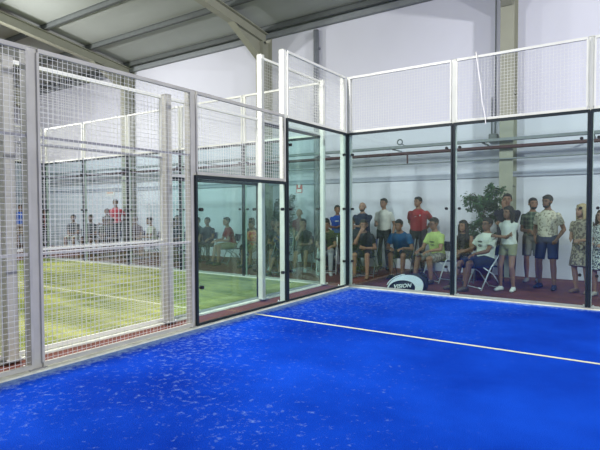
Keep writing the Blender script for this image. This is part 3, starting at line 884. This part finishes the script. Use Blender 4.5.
# ---- right of the shared corner, left to right
stand(-1.93, 3.02, 22, 'person standing in a bright blue t-shirt with crossed arms, just left of the court corner', H=1.63, arms='cross', look=(15, 0), marks=((0, .35, .06, .018, (.7, .75, .8)),), top=('tee', (.015, .09, .48)), bottom=('trousers', (.02, .02, .03)), skin='mid')
stand(-.99, 2.62, 12, 'person with a shaved head standing in a navy polo behind the crouched sitter', H=1.70, arms='cross', hairstyle='bald', hair='brown', beard=True, top=('polo', (.014, .022, .07)), bottom=('trousers', (.015, .015, .02)), skin='fair', wide=1.15)
stand(-.58, 2.98, 5, 'person standing in a white polo shirt and dark trousers against the wall', H=1.80, arms='onehold', look=(-12, 0), top=('polo', (.70, .70, .66)), bottom=('trousers', (.02, .022, .028)), skin='mid')
stand(.34, 2.9, 5, 'person standing in a red polo shirt with hands behind the back', H=1.82, arms='back', look=(-25, 0), marks=((.075, .37, .02, .02, (.8, .8, .8)), (-.03, .345, .03, .008, (.7, .6, .6))), top=('polo', (.42, .035, .045)), bottom=('trousers', (.025, .02, .025)), skin='mid', wide=1.12)
seated(-.40, 1.62, 10, 'person in a black t-shirt sitting bent forward with hand on chin, bare shins', 'dark chair under the person in black with hand on chin', H=1.75, lean=24, arms='chin', look=(20, 5), top=('tee', (.012, .014, .022)), bottom=('shorts', (.02, .02, .03)), skin='mid', beard=True, feet=((-.16, -.36, .08), (.15, -.44, .08)), shoes=(.2, .12, .08))
seated(-1.12, 2.3, 15, 'person in black sitting close to the court corner, behind the bent forward sitter', 'dark chair close to the court corner in the second row', H=1.7, lean=5, arms='lap', top=('tee', (.03, .03, .035)), bottom=('trousers', (.03, .03, .035)), skin='tan')
seated(.33, 1.95, 5, 'person in a teal blue t-shirt sitting hunched forward with hands between the knees', 'dark chair under the person in teal blue', H=1.78, lean=26, arms='knees', look=(-10, 12), top=('tee', (.012, .11, .28)), bottom=('shorts', (.05, .05, .06)), skin='mid', wide=1.12)
seated(1.22, 1.62, -22, 'person in a lime yellow t-shirt and grey shorts sitting with one leg stretched out', 'grey framed chair under the person in lime yellow', None, CH_METAL, H=1.78, lean=10, arms='knees', look=(-5, 12), marks=((0, .32, .07, .02, (.12, .16, .08)), (0, .26, .05, .012, (.12, .16, .08))), top=('tee', (.55, .68, .22)), bottom=('shorts', 'camo'), skin='mid', glasses=True, feet=((-.14, -.52, .08), (.16, -.36, .08)), shoes=(.10, .08, .09))
seated(1.70, 1.85, 5, 'person with long dark hair in a black tank top sitting behind the post', 'dark chair under the long haired person in a tank top', H=1.64, lean=8, arms='lap', fem=True, hairstyle='long', hair='black', look=(-20, 5), top=('tank', (.012, .012, .014)), bottom=('short_shorts', (.04, .04, .06)), skin='mid', feet=((-.12, -.42, .08), (.1, -.46, .08)))
seated(2.26, 1.18, -40, 'person with glasses in a white t-shirt reclining on the white tubed folding chair', 'silver tubed folding chair in front of the large ficus', M['chairblue'], CH_METAL, H=1.78, lean=-6, arms='wide', look=(10, 0), marks=((0, .34, .07, .02, (.16, .16, .16)), (.01, .27, .06, .025, (.16, .16, .16))), top=('tee', (.72, .74, .66)), bottom=('shorts', (.025, .03, .05)), skin='tan', glasses=True, wide=1.18, feet=((-.12, -.58, .08), (.14, -.50, .08)), shoes=(.12, .09, .07))
stand(2.46, 2.2, 8, 'person in a dark navy shirt, hand at the mouth, before the beige column', H=1.84, arms='chin', look=(0, 0), top=('tee', (.018, .02, .05)), bottom=('trousers', (.02, .02, .03)), skin='mid', wide=1.1)
stand(2.69, 1.2, -12, 'person with long dark hair in a white t-shirt and khaki shorts, arms folded', H=1.57, fem=True, hairstyle='long', hair='black', arms='cross', look=(-18, 6), top=('tee', (.80, .80, .74)), bottom=('short_shorts', (.34, .33, .20)), skin='mid', shoes=(.8, .8, .78), feet=((-.12, -.06, .08), (.10, -.02, .08)))
stand(2.87, 2.6, 5, 'person in a green plaid shirt and grey shorts standing near the wall', H=1.75, arms='clasp', look=(20, 0), top=('tee', 'plaid'), bottom=('shorts', (.22, .22, .20)), skin='mid', beard=True, shoes=(.25, .25, .27))
stand(3.24, 1.9, -10, 'person in a beige floral shirt and navy shorts with a dark beard', H=1.79, arms='pockets', look=(-15, 8), top=('tee', 'floral'), bottom=('shorts', (.02, .035, .10)), skin='tan', beard=True, wide=1.02, feet=((-.14, .02, .08), (.16, -.12, .08)), shoes=(.03, .035, .06))
stand(3.83, 1.6, -22, 'person with short blond hair in a brown leaf print dress, seen side on', H=1.60, fem=True, hairstyle='bob', hair='blond', arms='clasp', look=(-25, 0), top=('dress', 'tunic'), skin='fair', shoes=(.30, .18, .13), wide=1.1, hair_scale=1.08)
stand(4.14, 1.4, -15, 'person in a black and white print dress at the right photo edge', H=1.50, fem=True, hairstyle='bob', hair='brown', arms='clasp', top=('dress', 'dots'), skin='fair', shoes=(.4, .36, .33))

# ---- seen through the side glass
G2 = 'spectators seen through the side glass'
dk = (.016, .018, .022)
seated(-6.22, 2.2, 20, 'person in dark clothes sitting behind the left edge of the lower side glass', 'dark chair at the left edge of the lower side glass', H=1.66, lean=8, arms='lap', top=('tee', dk), bottom=('trousers', dk), group=G2)
seated(-5.78, 2.15, 25, 'person in a dark t-shirt sitting left of the sitter in a red t-shirt', 'dark chair left of the sitter in a red t-shirt', H=1.66, lean=8, arms='knees', top=('tee', (.03, .035, .06)), bottom=('trousers', dk), group=G2)
seated(-4.62, 1.85, -28, 'person in a dark red t-shirt and tan shorts sitting with bare legs', 'dark chair under the sitter in a dark red t-shirt', H=1.72, lean=14, arms='knees', look=(15, 0), top=('tee', (.30, .035, .05)), bottom=('shorts', (.36, .29, .17)), skin='fair', group=G2, feet=((-.14, -.5, .08), (.12, -.42, .08)))
seated(-4.36, 2.45, 10, 'person in a black t-shirt sitting behind the dark glass joint right of the red t-shirt', 'dark chair behind the glass joint right of the red t-shirt', H=1.62, lean=5, arms='lap', top=('tee', dk), bottom=('trousers', dk), group=G2)
seated(-3.72, 1.75, 5, 'person in a red and orange patterned shirt sitting left of the white post', 'dark chair under the red and orange patterned shirt', H=1.52, lean=16, arms='lap', top=('tee', 'orange'), bottom=('shorts', (.25, .22, .12)), group=G2, skin='mid')
seated(-3.42, 2.25, 15, 'person in black trousers sitting before the slim conifers, dark shoes', 'dark chair in front of the slim conifers', H=1.60, lean=10, arms='knees', top=('tee', (.05, .04, .04)), bottom=('trousers', dk), group=G2, skin='tan')
seated(-3.02, 1.85, 30, 'person in dark grey sitting before the slim conifers, wearing light shoes', 'dark chair between the white posts', H=1.64, lean=18, arms='chin2', top=('tee', (.06, .06, .065)), bottom=('shorts', dk), shoes=(.5, .52, .5), group=G2, feet=((-.14, -.5, .08), (.12, -.42, .08)))
stand(-2.87, 2.62, 15, 'older person with a bald head in a maroon shirt beside the dark leafy tree', H=1.53, hairstyle='bald', hair='grey', arms='front', top=('tee', (.20, .04, .06)), bottom=('trousers', (.05, .05, .06)), skin='fair', group=G2)
seated(-2.22, 1.85, 22, 'person in a charcoal t-shirt sitting with pale legs and white trainers below the red sign', 'dark chair right of the dark leafy tree', H=1.66, lean=14, arms='chin', top=('tee', (.035, .037, .04)), bottom=('shorts', (.09, .09, .09)), skin='fair', shoes=(.55, .56, .56), group=G2, feet=((-.14, -.55, .08), (.12, -.5, .08)))
seated(-2.30, 1.0, 12, 'small person in a blue grey top sitting low, in front of the charcoal t-shirt', 'low dark chair nearest to the corner glass', H=1.28, lean=14, arms='phone', top=('tee', (.06, .08, .20)), bottom=('shorts', dk), group=G2, skin='mid')
seated(-1.92, 2.45, 15, 'person in an olive t-shirt sitting behind the last white post before the corner', 'dark chair behind the last white post before the corner', H=1.64, lean=6, arms='lap', top=('tee', (.07, .075, .04)), bottom=('trousers', dk), group=G2)
seated(-1.38, 1.55, 25, 'person in a black top and light grey trousers sitting beside the court corner', 'white tubed chair beside the court corner', M['chairblue'], M['pvc'], H=1.62, lean=16, arms='knees', top=('tee', (.015, .012, .018)), bottom=('trousers', (.42, .42, .44)), shoes=(.5, .5, .5), group=G2)

# ---- far left, seen through the meshes
G3 = 'spectators seen through the wire mesh'
stand(-15.25, 1.6, 40, 'person standing in a royal blue t-shirt and tan shorts at the far left edge', H=1.76, arms='down', top=('tee', (.015, .10, .55)), bottom=('shorts', (.30, .2, .12)), skin='mid', group=G3, wide=1.25)
stand(-14.65, 2.2, 40, 'person standing in maroon just right of the wide left fence post', H=1.56, arms='cross', top=('tee', (.22, .04, .05)), bottom=('trousers', (.05, .03, .03)), skin='mid', group=G3, wide=.9)
seated(-12.05, 1.8, 40, 'person in dark clothes holding a white bag, first sitter from the left', 'dark chair of the first sitter from the left', H=1.80, lean=0, arms='lap', top=('tee', (.05, .05, .06)), bottom=('shorts', (.65, .65, .6)), skin='mid', group=G3)
seated(-11.0, 1.8, 35, 'broad person in a dark grey t-shirt sitting, second sitter from the left', 'dark chair of the second sitter from the left', H=1.80, lean=2, arms='lap', top=('tee', (.045, .05, .06)), bottom=('shorts', dk), skin='tan', group=G3, wide=1.15)
stand(-11.15, 2.55, 30, 'person in a grey t-shirt standing behind the sitters, left of the one in red', H=1.58, arms='cross', top=('tee', (.20, .20, .20)), bottom=('trousers', dk), skin='mid', group=G3)
stand(-10.72, 2.6, 30, 'person in a bright red t-shirt standing under the orange and white notice', H=1.92, arms='back', top=('tee', (.60, .04, .07)), bottom=('trousers', dk), skin='mid', group=G3)
seated(-10.1, 1.75, 30, 'person in an olive shirt sitting in front of the one in red', 'dark chair in front of the person in red', H=1.64, lean=6, arms='lap', top=('tee', (.12, .13, .09)), bottom=('shorts', (.1, .1, .1)), skin='mid', group=G3)
seated(-9.25, 1.4, 30, 'person in a charcoal top sitting left of the joint in the far back glass', 'dark chair left of the joint in the far back glass', H=1.62, lean=8, arms='knees', top=('tee', (.04, .04, .05)), bottom=('shorts', dk), skin='tan', group=G3)
seated(-8.65, 1.85, 30, 'person in a dark red top sitting right of the joint in the far back glass', 'dark chair right of the joint in the far back glass', H=1.72, lean=8, arms='chin', top=('tee', (.10, .03, .03)), bottom=('shorts', dk), skin='mid', group=G3)
seated(-7.8, 1.85, -25, 'person in a white t-shirt sitting left of the fence post of the green court', 'dark chair under the far person in white', H=1.68, lean=14, arms='knees', top=('tee', (.70, .68, .55)), bottom=('shorts', (.05, .05, .05)), skin='fair', group=G3)
seated(-7.0, 2.1, 25, 'person in black sitting right of the fence post of the green court', 'dark chair right of the green court fence post', H=1.78, lean=4, arms='cross', top=('tee', dk), bottom=('shorts', dk), skin='mid', group=G3)
seated(-6.55, 1.6, 20, 'person in dark blue sitting just left of the lower side glass', 'dark chair just left of the lower side glass', H=1.62, lean=12, arms='knees', top=('tee', (.02, .024, .04)), bottom=('shorts', dk), skin='mid', group=G3)

# ================================================================== LIGHT
def flood(x, y, z, aim, power, size, label, name='floodlight', col=(1, .98, .95)):
    t = thing(name, label, 'lamp', (x, y, z), group='lamps of the hall')
    d = (V(aim) - V((x, y, z))).normalized(); q = d.to_track_quat('-Z', 'Y')
    b = bmesh.new(); h = size / 2
    box(b, -h - .03, h + .03, -h * .6 - .03, h * .6 + .03, .01, .09, bevel=.01)
    o = obj('housing', b, M['lamp'], t); o.rotation_mode = 'QUATERNION'; o.rotation_quaternion = q
    o = obj('bracket', tube(bmesh.new(), [(0, 0, .05), (0, 0, max(.1, roofz(y) - z - .0))], .02), M['lamp'], t)
    ld = bpy.data.lights.new('lamp_light', 'AREA'); ld.shape = 'RECTANGLE'; ld.size = size; ld.size_y = size * .6
    ld.energy = power; ld.color = col
    lo = bpy.data.objects.new('lamp_light', ld); link(lo, t); lo.rotation_mode = 'QUATERNION'; lo.rotation_quaternion = q
P_ = 1.0
flood(10.6, -2.2, 6.1, (2, 1, .6), 680 * P_, .5, 'black floodlight above the right side of the blue court near the back glass')
flood(10.6, -9, 6.4, (3, -4, 0), 420 * P_, .5, 'black floodlight above the right side of the blue court near the net')
flood(-.3, -4.4, 6.4, (4.5, -4, .0), 330 * P_, .5, 'black floodlight above the fence between the courts, turned to the blue court')
flood(-.3, -5.2, 6.4, (-5.5, -4, .0), 330 * P_, .5, 'black floodlight above the fence between the courts, turned to the green court')
flood(-11.2, -2.6, 5.9, (-4, 1, .0), 480 * P_, .5, 'black floodlight above the far side of the green court near the back glass')
flood(-11.2, -9, 6.4, (-5, -5, 0), 420 * P_, .5, 'black floodlight above the far side of the green court near the net')

flood(-12.4, -2.2, 5.9, (-18, 0, .5), 230 * P_, .5, 'added unseen floodlight brightening the hall wall beyond the green court')  # added lamp out of view, lifts the dark far left of the wall

w = bpy.data.worlds.new('hall air'); bpy.context.scene.world = w; w.use_nodes = True
w.node_tree.nodes['Background'].inputs[0].default_value = (.90, .96, 1.0, 1)
w.node_tree.nodes['Background'].inputs[1].default_value = .38

# ================================================================== CAMERA
cam = bpy.data.cameras.new('camera'); co = bpy.data.objects.new('camera', cam); C.objects.link(co)
cam.sensor_fit = 'HORIZONTAL'; cam.sensor_width = 36; cam.lens = 36 * 499.0 / 600
yaw, pit, roll = -.5907, -.0319, -.0038
fw = V((math.sin(yaw) * math.cos(pit), math.cos(yaw) * math.cos(pit), math.sin(pit)))
r0 = V((math.cos(yaw), -math.sin(yaw), 0)); u0 = r0.cross(fw)
r2 = r0 * math.cos(roll) + u0 * math.sin(roll); u2 = -r0 * math.sin(roll) + u0 * math.cos(roll)
co.matrix_world = Matrix(((r2.x, u2.x, -fw.x, 4.5944), (r2.y, u2.y, -fw.y, -8.4877), (r2.z, u2.z, -fw.z, 1.5008), (0, 0, 0, 1)))
cam.clip_end = 200
sc = bpy.context.scene; sc.camera = co
sc.view_settings.view_transform = 'Standard'; sc.view_settings.look = 'None'
sc.view_settings.exposure = 0.07; sc.view_settings.gamma = 1; sc.view_settings.use_curve_mapping = False
sc.cycles.transparent_max_bounces = 32
sc.cycles.max_bounces = 8
